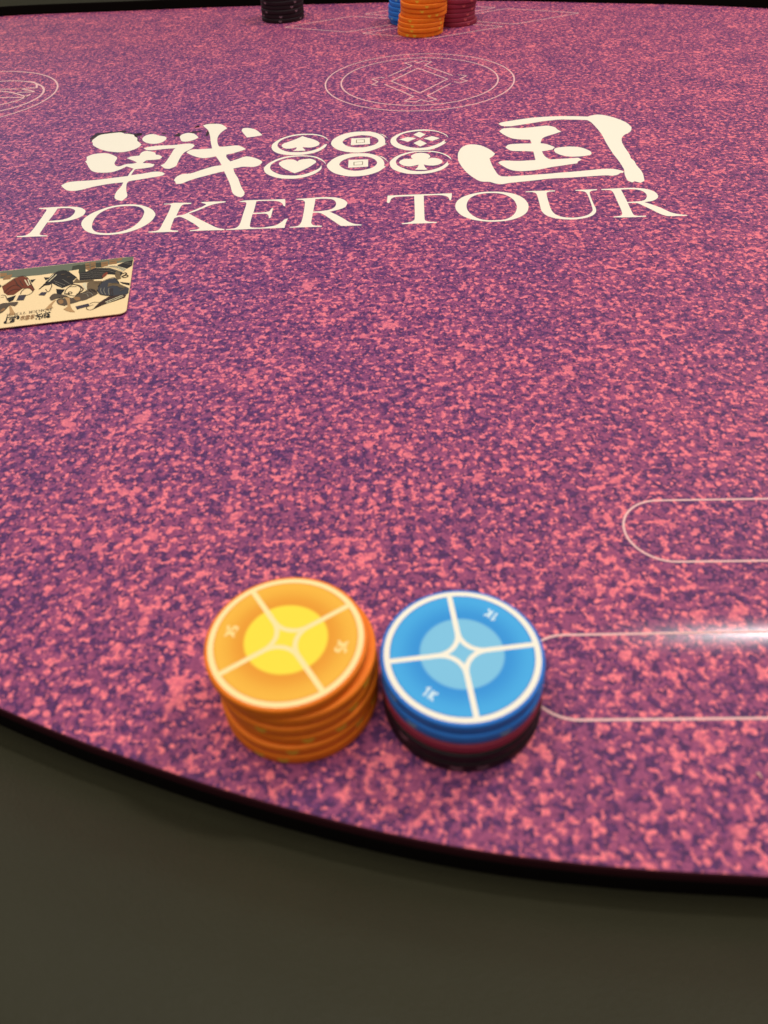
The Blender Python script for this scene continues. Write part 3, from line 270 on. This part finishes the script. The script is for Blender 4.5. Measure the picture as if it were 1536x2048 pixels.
def ribbon(pts, wid, z=.06, closed=False, follow=False):
    """printed line of constant width (mm)"""
    bm = bmesh.new(); N = len(pts); prs = []
    for i, p in enumerate(pts):
        a = Vector(pts[i - 1][:2]) if (i > 0 or closed) else None
        b = Vector(pts[(i + 1) % N][:2]) if (i < N - 1 or closed) else None
        p = Vector(p[:2]); d1 = (p - a).normalized() if a is not None else (b - p).normalized(); d2 = (b - p).normalized() if b is not None else d1
        n1 = Vector((-d1.y, d1.x)); n2 = Vector((-d2.y, d2.x)); n = (n1 + n2)
        n = n.normalized() if n.length > 1e-6 else n1
        k = wid / 2 / max(n.dot(n1), .5)
        h = z + (ridge(p.x, p.y) if follow else 0)
        prs.append((bm.verts.new((*((p + n * k) * MM), h * MM)), bm.verts.new((*((p - n * k) * MM), h * MM))))
    for i in range(N if closed else N - 1):
        (a, b), (c, d) = prs[i], prs[(i + 1) % N]; bm.faces.new((a, b, d, c))
    bmesh.ops.recalc_face_normals(bm, faces=bm.faces)
    for f in bm.faces:
        if f.normal.z < 0: f.normal_flip()
    me = bpy.data.meshes.new('line'); bm.to_mesh(me); bm.free()
    return me
def join(meshes, name):
    bm = bmesh.new()
    for me in meshes: bm.from_mesh(me); bpy.data.meshes.remove(me)
    me = bpy.data.meshes.new(name); bm.to_mesh(me); bm.free(); return me
def arc(cx, cy, r, a0=0, a1=360, n=96, closed=True):
    k = n if closed else n + 1
    return [(cx + r * math.cos(math.radians(a0 + (a1 - a0) * i / n)), cy + r * math.sin(math.radians(a0 + (a1 - a0) * i / n))) for i in range(k)]

# ------------------------------------------------------------------ the poker table
table = thing('poker_table', 'oval poker table covered in speckled pink and purple printed felt with dark padded rail', 'table')
OUT = smooth(OUTLINE, True, 14)
felt = link('felt', fill([OUT], 0), FELT, table)
def sweep(profile, m, name, parent, smooth_=True, where=lambda p: True):
    """carry a cross-section (outward, up in mm) round the felt outline"""
    bm = bmesh.new(); N = len(OUT); rows = []
    for i, p in enumerate(OUT):
        t = (Vector(OUT[(i + 1) % N]) - Vector(OUT[i - 1])).normalized(); n = Vector((t.y, -t.x)) * SIDE
        rows.append([bm.verts.new(((p[0] + n.x * s) * MM, (p[1] + n.y * s) * MM, z * MM)) for s, z in profile])
    for i in range(N):
        a, b = rows[i], rows[(i + 1) % N]
        if not (where(OUT[i]) and where(OUT[(i + 1) % N])): continue
        for k in range(len(profile) - 1): bm.faces.new((a[k], a[k + 1], b[k + 1], b[k]))
    bmesh.ops.delete(bm, geom=[v for v in bm.verts if not v.link_faces], context='VERTS')
    bmesh.ops.recalc_face_normals(bm, faces=bm.faces)
    me = bpy.data.meshes.new(name); bm.to_mesh(me); bm.free()
    for f in me.polygons: f.use_smooth = smooth_
    return link(name, me, m, parent)
area2 = sum(OUT[i][0] * OUT[(i + 1) % len(OUT)][1] - OUT[(i + 1) % len(OUT)][0] * OUT[i][1] for i in range(len(OUT)))
SIDE = 1 if area2 > 0 else -1
sweep([(0, 0), (.25, -.06), (.42, -.25), (.5, -.6), (.52, -3.9)], HEM, 'felt_edge', felt)
def catmull(pr, n=5): return smooth(pr, False, n)
sweep(catmull([(.7, -11), (1.8, -10.6), (3.6, -9.4), (5.8, -7.4), (8.5, -4.4), (11.5, -.8), (15, 3), (19.5, 7.2), (25, 11.6), (32, 15.4), (40, 18.8), (50, 21), (60, 21.6), (72, 20.6), (85, 17), (97, 7), (104, -6), (103, -24), (96, -38), (84, -44)]), LEATHER, 'padded_rail', table)
# added black strip along the far rail, standing in for the shade there
sweep([(.8, -10.5), (.9, 7.2), (1.3, 8), (2.2, 8), (2.6, 7.2), (2.7, -10.5)], RAIL_SHADE, 'rail_shade_strip', table, False, lambda p: p[1] > 640)
sweep([(-6, -3.8), (.57, -3.8), (.62, -12), (40, -20), (84, -44), (60, -60), (-6, -60)], FOAM, 'table_core', table, False)
bot = link('underside_board', fill([OUT], -60), FOAM, table)

# ---- worn crease that catches the ceiling lamp at the right
bm = bmesh.new(); X0, X1, NX, NY = 50, 230, 60, 28; grid = []
for i in range(NX + 1):
    x = X0 + (X1 - X0) * i / NX; yc = 120.7 - (x - 102) * .045; row = []
    for j in range(NY + 1):
        u = -10 + 20 * j / NY; row.append(bm.verts.new((x * MM, (yc + u) * MM, (ridge(x, yc + u) + .02) * MM)))
    grid.append(row)
for i in range(NX):
    for j in range(NY): bm.faces.new((grid[i][j], grid[i + 1][j], grid[i + 1][j + 1], grid[i][j + 1]))
me = bpy.data.meshes.new('felt_crease'); bm.to_mesh(me); bm.free()
at = me.attributes.new('wear', 'FLOAT', 'POINT')
for v in me.vertices: at.data[v.index].value = min(1, ridge(v.co.x / MM, v.co.y / MM) / .26)
for f in me.polygons: f.use_smooth = True
link('felt_crease', me, crease_material(), felt)

# ---- big printed logo
for sh in LETTERS: link('letter', fill([smooth(c) for c in sh], .06), CREAM, felt)
for sh in STROKES: link('brush_stroke', fill([smooth(c) for c in sh], .06), CREAM, felt)
for n, sh in COINS: link(n, fill([smooth(c) for c in sh], .06), CREAM, felt)
for c in COIN_LINES: link('coin_hole_line', ribbon([p[:2] for p in c], .55, .1, True), mat('grey_print', lin(150, 132, 110), .7), felt)
link('brush_smudge', join([fill([smooth(c)], .03) for c in SMUDGES], 'brush_smudge'), GRIME, felt)
# ---- thin seat emblems
cx, cy, r1, r2 = CIRCLE
for r in (r1, r2): link('emblem_circle', ribbon(arc(cx, cy, r), 1.05, .06, True), LINE, felt)
for pts, cl in EMBLEM_LINES: link('emblem_line', ribbon([p[:2] for p in pts], 1.0, .06, bool(cl)), LINE, felt)
for (x, y, r), wd in zip(LEFTCIRCLES, (1.3, 1.6)): link('emblem_circle', ribbon(arc(x, y, r), wd, .06, True), LINE, felt)
for pts in LEFT_LINES: link('emblem_line', ribbon(smooth(pts, False, 4), 1.6, .09), LINE, felt)
link('emblem_dot', fill([arc(LEFT_DOT[0], LEFT_DOT[1], max(min(LEFT_DOT[2], 9), 5), 0, 360, 40)], .1), CREAM, felt)
for d in MON:
    q = []
    for i in range(4):                                              # diamonds with slightly rounded corners
        a, p, b = Vector(d[i - 1]), Vector(d[i]), Vector(d[(i + 1) % 4])
        u, v = p + (a - p).normalized() * 3, p + (b - p).normalized() * 3
        q += [tuple(u.lerp(p, t) .lerp(p.lerp(v, t), t)) for t in (0, .25, .5, .75, 1)]
    link('diamond_line', ribbon(q, 1.1, .06, True), LINE, felt)
for (c, d, r) in PILLS:
    c = Vector(c); d = Vector(d); n = Vector((-d.y, d.x)); L_ = 175; ang = math.degrees(math.atan2(d.y, d.x)); q = []
    for i in range(0, 61): q.append(tuple(c + d * (L_ * (1 - i / 60)) + n * r))
    q += arc(c.x, c.y, r, ang + 90, ang + 270, 24, False)[1:-1]
    for i in range(0, 61): q.append(tuple(c + d * (L_ * i / 60) - n * r))
    e = c + d * L_; q += arc(e.x, e.y, r, ang - 90, ang + 90, 24, False)[1:-1]
    link('betting_lane_line', ribbon(q, .72, .06, True, True), LINE, felt)

# ------------------------------------------------------------------ playing card, face of the back up
PAL = {k: mat('card_' + k, lin(*[x * .9 for x in c]), .6, .15) for k, c in dict(olive=(112, 116, 96), moss=(64, 66, 50), tan=(160, 118, 74), soot=(44, 38, 35), rust=(122, 54, 26), slate=(64, 64, 70),
    khaki=(120, 98, 68), bark=(66, 44, 34), plum=(68, 60, 70), umber=(92, 76, 60), ink=(22, 18, 20), horn=(200, 156, 104), ivory=(240, 224, 184), brick=(140, 62, 40), stone=(150, 142, 124)).items()}
STOCK = mat('cream_card_stock', lin(238, 208, 158), .55, .2)
A, B, C_, D = [Vector(p) for p in CARD]
u = (A - B).normalized(); vv = (C_ - B); vv = (vv - u * vv.dot(u)); short = vv.length; vv.normalize()
LONG = 88.0; RAD = 3.4
def cpt(a, b): return tuple(B + u * a + vv * b)
ring = []
for (a, b, a0) in ((RAD, RAD, 180), (LONG - RAD, RAD, 270), (LONG - RAD, short - RAD, 0), (RAD, short - RAD, 90)):
    for i in range(9):
        t = math.radians(a0 + 90 * i / 8); ring.append(cpt(a + RAD * math.cos(t), b + RAD * math.sin(t)))
card = thing('playing_card', 'cream playing card with printed armoured warriors lying at the left edge', 'playing card', ((A.x) * MM, A.y * MM, 0))
off = Vector((-A.x * MM, -A.y * MM, 0))
def cobj(name, me, m):
    b = bmesh.new(); b.from_mesh(me)
    for k in range(1, 12):
        q = B + vv * (short * k / 12)
        bmesh.ops.bisect_plane(b, geom=b.verts[:] + b.edges[:] + b.faces[:], plane_co=(q.x * MM, q.y * MM, 0), plane_no=(vv.x, vv.y, 0))
    for v in b.verts:                                               # the near long edge of the card lifts a little
        s = max((Vector((v.co.x, v.co.y)) / MM - B).dot(vv) / short, 0); v.co.z += .9 * s * s * MM
    b.to_mesh(me); b.free()
    me.transform(Matrix.Translation(off)); return link(name, me, m, card)
bm = bmesh.new(); lo = [bm.verts.new((p[0] * MM, p[1] * MM, .05 * MM)) for p in ring]; hi = [bm.verts.new((p[0] * MM, p[1] * MM, .35 * MM)) for p in ring]
bm.faces.new(hi); bm.faces.new(lo[::-1])
for i in range(len(ring)): j = (i + 1) % len(ring); bm.faces.new((lo[i], lo[j], hi[j], hi[i]))
bmesh.ops.recalc_face_normals(bm, faces=bm.faces); me = bpy.data.meshes.new('card_stock'); bm.to_mesh(me); bm.free()
cobj('card_stock', me, STOCK)
def clip_card(c):
    """keep printed shapes inside the card outline"""
    out = []
    for p in c:
        q = Vector(p[:2]) - B; a = min(max(q.dot(u), .25), LONG - .3); b = min(max(q.dot(vv), .25), short - .3)
        out.append(cpt(a, b))
    return out
z = .37
for n, c, ps in ART:
    for p in ps: cobj(n, fill([clip_card(smooth(p, True, 2) if n in ('printed_horn', 'printed_helmet', 'printed_plate') else [q[:2] for q in p])], z), PAL[c]); z += .004
for c, wd, ps in ARTLINES:
    for p in ps: cobj('printed_line', ribbon(clip_card(smooth(p, False, 3)), wd, z + .01), PAL[c])
    z += .006
a0, b0, zz = LOGO_MAP; zc = complex(*zz)
def onto_card(p):
    q = complex(p[0] - a0[0], p[1] - a0[1]) * zc; return (b0[0] + q.real, b0[1] + q.imag)
cobj('printed_logo', join([fill([[onto_card(p) for p in smooth(c, True, 2)] for c in sh], z + .02) for sh in STROKES], 'printed_logo'), PAL['ink'])
cobj('printed_lettering', join([fill([[onto_card(p) for p in smooth(c, True, 2)] for c in sh], z + .02) for sh in LETTERS], 'printed_lettering'), PAL['umber'])
cobj('printed_coin', join([fill([[onto_card(p) for p in smooth(c, True, 2)] for c in sh], z + .02) for n, sh in COINS if n != 'brush_wisp'], 'printed_coin'), PAL['tan'])

# ------------------------------------------------------------------ poker chips
CR, TH = 20.0, 3.5
def chip_body():
    bm = bmesh.new(); N = 96
    prof = [(0, .04), (CR - .7, .04), (CR - .32, .12), (CR - .08, .36), (CR, .75), (CR, TH - .75), (CR - .08, TH - .36), (CR - .32, TH - .12), (CR - .7, TH - .04), (0, TH - .04)]
    rows = []
    for r, z in prof:
        rows.append([bm.verts.new((r * MM * math.cos(2 * math.pi * i / N), r * MM * math.sin(2 * math.pi * i / N), z * MM)) for i in range(N)] if r else [bm.verts.new((0, 0, z * MM))])
    for a, b in zip(rows, rows[1:]):
        for i in range(N):
            j = (i + 1) % N
            if len(a) == 1: bm.faces.new((a[0], b[j], b[i]))
            elif len(b) == 1: bm.faces.new((a[i], a[j], b[0]))
            else: bm.faces.new((a[i], a[j], b[j], b[i]))
    bmesh.ops.recalc_face_normals(bm, faces=bm.faces)
    me = bpy.data.meshes.new('chip_body'); bm.to_mesh(me); bm.free()
    for f in me.polygons: f.use_smooth = True
    return me
def edge_mark():
    """little three-lobed flower printed on the rim, bent round it"""
    bm = bmesh.new(); R_ = CR + .03
    def blob(cx, cy, rx, ry):
        vs = [bm.verts.new((R_ * MM * math.cos((cx + rx * math.cos(t)) / CR), R_ * MM * math.sin((cx + rx * math.cos(t)) / CR), (TH / 2 + cy + ry * math.sin(t)) * MM)) for t in [2 * math.pi * i / 12 for i in range(12)]]
        bm.faces.new(vs)
    for cx, cy, rx, ry in ((-.95, .25, .62, .55), (.95, .25, .62, .55), (0, -.1, .5, .75), (-.5, -.62, .42, .36), (.5, -.62, .42, .36)): blob(cx, cy, rx, ry)
    me = bpy.data.meshes.new('edge_mark'); bm.to_mesh(me); bm.free(); return me
BODY = {k: chip_body() for k in CHIP}; MARK = {k: edge_mark() for k in CHIP}
for k in CHIP: BODY[k].materials.append(CHIP[k]['body']); MARK[k].materials.append(CHIP[k]['spot'])
NMARK = 6
def make_chip(kind, name, label, group, loc, rz, marks=(0, 22, 120, 142, 240, 262)):
    t = thing(name, label, 'poker chip', (loc[0] * MM, loc[1] * MM, loc[2] * MM), rz, group)
    link('chip_body', BODY[kind], None, t)
    for a in marks:
        o = link('edge_mark', MARK[kind], None, t); o.rotation_euler = (0, 0, math.radians(a))
    return t
def glyph(ch, W_, H_):
    L = {'1': [[(-.25, .3), (.12, .5), (.12, -.5)]], '5': [[(.38, .5), (-.28, .5)], [(-.28, .5), (-.34, .06)], [(-.34, .06), (-.08, .14), (.18, .1), (.36, -.08), (.36, -.3), (.18, -.47), (-.08, -.5), (-.38, -.4)]],
         'K': [[(-.35, .5), (-.35, -.5)], [(.4, .5), (-.3, -.02), (.42, -.5)]]}[ch]
    return [[(x * W_, y * H_) for x, y in s] for s in L]
def chip_face(t, kind, rot, texts):
    """printed top: cream ring and cross, four panels, star centre, two values"""
    M_ = CHIP[kind]; hw, rf, lw, RI, RO = .68, 5.4, 1.25, 17.6, 19.05; zf = TH - .04 + .05
    rt = lambda p, k: (p[0] * math.cos(k) - p[1] * math.sin(k), p[0] * math.sin(k) + p[1] * math.cos(k))
    base = math.radians(rot); cc = hw + rf
    sub = [arc(0, 0, RO, 0, 360, 120)]; link('cream_cross_and_ring', fill(sub, zf), M_['line'], t)
    for q in range(4):
        p = []
        a0 = math.degrees(math.asin(hw / RI)); p += arc(0, 0, RI, a0, 90 - a0, 28, False)
        p += arc(cc, cc, rf, 180, 270, 14, False)
        me = fill([[rt(x, base + q * math.pi / 2) for x in p]], zf + .03); link('face_panel', me, M_['panel'], t)
    s = []
    rr = rf + lw; h_ = cc - math.sqrt(rr * rr - cc * cc); ph = math.degrees(math.acos((cc - h_) / rr))
    for q in range(4): s += [rt(x, q * math.pi / 2) for x in arc(cc, cc, rr, 180 + ph, 270 - ph, 10, False)[:-1]]
    link('star_centre', fill([[rt(x, base) for x in s]], zf + .03), M_['core'], t)
    for ang_, val in texts:
        th = math.radians(ang_); ms = []
        for ci, ch in enumerate(val):
            for st in glyph(ch, 1.6, 2.5):
                pts = []
                for x, y in st:
                    x += (ci - .5) * 1.95; rr_ = 14.0 - y                      # tops of the figures point to the middle
                    pts.append((rr_ * math.cos(th) + x * -math.sin(th) * -1 * -1, rr_ * math.sin(th) + x * math.cos(th)))
                ms.append(ribbon(pts, .56, zf + .06 + .004 * len(ms)))
        link('value_print', join(ms, 'value_print'), M_['ink'], t)

ORD = ['bottom', 'second', 'third', 'fourth', 'fifth', 'sixth', 'seventh', 'eighth', 'ninth', 'tenth']
rng = random.Random(7)
def place(n, nth, colour, where): 
    return f'{colour} chip at the very bottom of {where}' if nth == 0 else f'{ORD[nth]} {colour} chip from the bottom of {where}'
# near left stack: six orange chips
(ox, oy), (bx, by) = NEAR
offs = [(1.6, -2.0), (1.5, -1.7), (2.1, -.9), (1.5, -.7), (1.8, -.2), (0, 0)]
mk = [(-118, -100, 20, 40, 150), (-92, -40, -20, 60), (-82, -58, 40, 190), (-112, -44, 100), (-30, 70, 200, 222), (100, 122, 200)]
for k, (dx, dy) in enumerate(offs):
    lab = 'topmost orange 5K chip with yellow centre, on the big near orange stack' if k == 5 else place(6, k, 'orange', 'the near orange stack by the blue chips')
    t = make_chip('orange', 'poker_chip', lab, 'orange chips in the near stack', (ox + dx, oy + dy, TH * k), 0, mk[k])
    if k == 5: chip_face(t, 'orange', ANGLES[1], ((167.4, '5K'), (-13.4, '5K')))
# near right stack: black, black, maroon, blue, blue
for k, (kind, dx, dy, lab, mk_) in enumerate([
    ('black', .3, -2.0, 'lowest black chip of the near stack topped with blue', (-100, -82, 30, 150)), ('black', .1, -1.7, 'upper black chip just under the maroon one in the near stack', (-140, -20, 60)),
    ('maroon', .15, -1.1, 'single maroon chip between black and blue chips in the near stack', (-160, 20, 80)), ('blue', .1, -.6, 'lower blue chip on the maroon chip in the near stack', (-132, -66, -38, 100)),
    ('blue', 0, 0, 'topmost blue 1K chip with ivory cross on the near stack', (-150, -30, 100))]):
    t = make_chip(kind, 'poker_chip', lab, None, (bx + dx, by + dy, TH * k), 0, mk_)
    if k == 4: chip_face(t, 'blue', ANGLES[0], ((51.4, '1K'), (-128.9, '1K')))
# far stacks, cut off by the top of the picture
def far(stack, kind, where, group, marks):
    for k, (x, y) in enumerate(stack):
        m0 = marks[k % len(marks)]
        make_chip(kind, 'poker_chip', place(0, k, kind, where), group, (x, y, TH * k), 0, tuple(m0))
far(FAR_ORANGE, 'orange', 'the far orange stack', 'orange chips in the far stack', [(-128, -108, -20, 60), (-116, -38, 60), (-116, -34, 80), (-124, -42, 90), (-80, -60, 30), (-98, 20, 150), (-86, -10, 120), (-114, -36, 60), (-104, -50, 80)])
far(FAR_BLACK, 'black', 'the far black stack', 'black chips in the far stack', [(-94, -30, 60), (-92, -150, 40), (-134, -46, 70), (-60, 10, 150), (-136, -48, 60), (-70, 30, 170)])
far(FAR_BLUE, 'blue', 'the far blue stack behind the orange one', 'blue chips in the far stack', [(40, 100), (-150, 60), (60, 120), (-120, 40), (80, 160), (-140, 20), (60, 100)])
far(FAR_MAROON, 'maroon', 'the far maroon stack', 'maroon chips in the far stack', [(-58, 40, 120), (-62, 30, 120), (-54, 60), (-40, 100), (-70, 20), (-52, 80), (-66, 60), (-60, 20)])

# ------------------------------------------------------------------ a crumb of lint on the felt
bm = bmesh.new(); lr = random.Random(3)
vs = [[bm.verts.new(((-1.1 + 2.2 * i / 6 + lr.uniform(-.1, .1)) * MM, (j * (.22 + .3 * math.sin(i / 6 * math.pi)) + .5 * math.sin(i * .9)) * MM, (.12 + .5 * math.sin(i / 6 * math.pi) - .25 * abs(j)) * MM)) for j in (-1, 0, 1)] for i in range(7)]
for i in range(6):
    for j in range(2): bm.faces.new((vs[i][j], vs[i + 1][j], vs[i + 1][j + 1], vs[i][j + 1]))
me = bpy.data.meshes.new('lint'); bm.to_mesh(me); bm.free()
lint = link('lint', me, mat('white_lint', lin(222, 168, 160), .9, .1), None, (LINT[0] * MM, LINT[1] * MM, .0003))
lint.rotation_euler = (0, 0, -.6); lint.scale = (.7, .7, .7); lint['label'] = 'tiny white crumb of lint on the felt near the right table edge'; lint['category'] = 'lint'
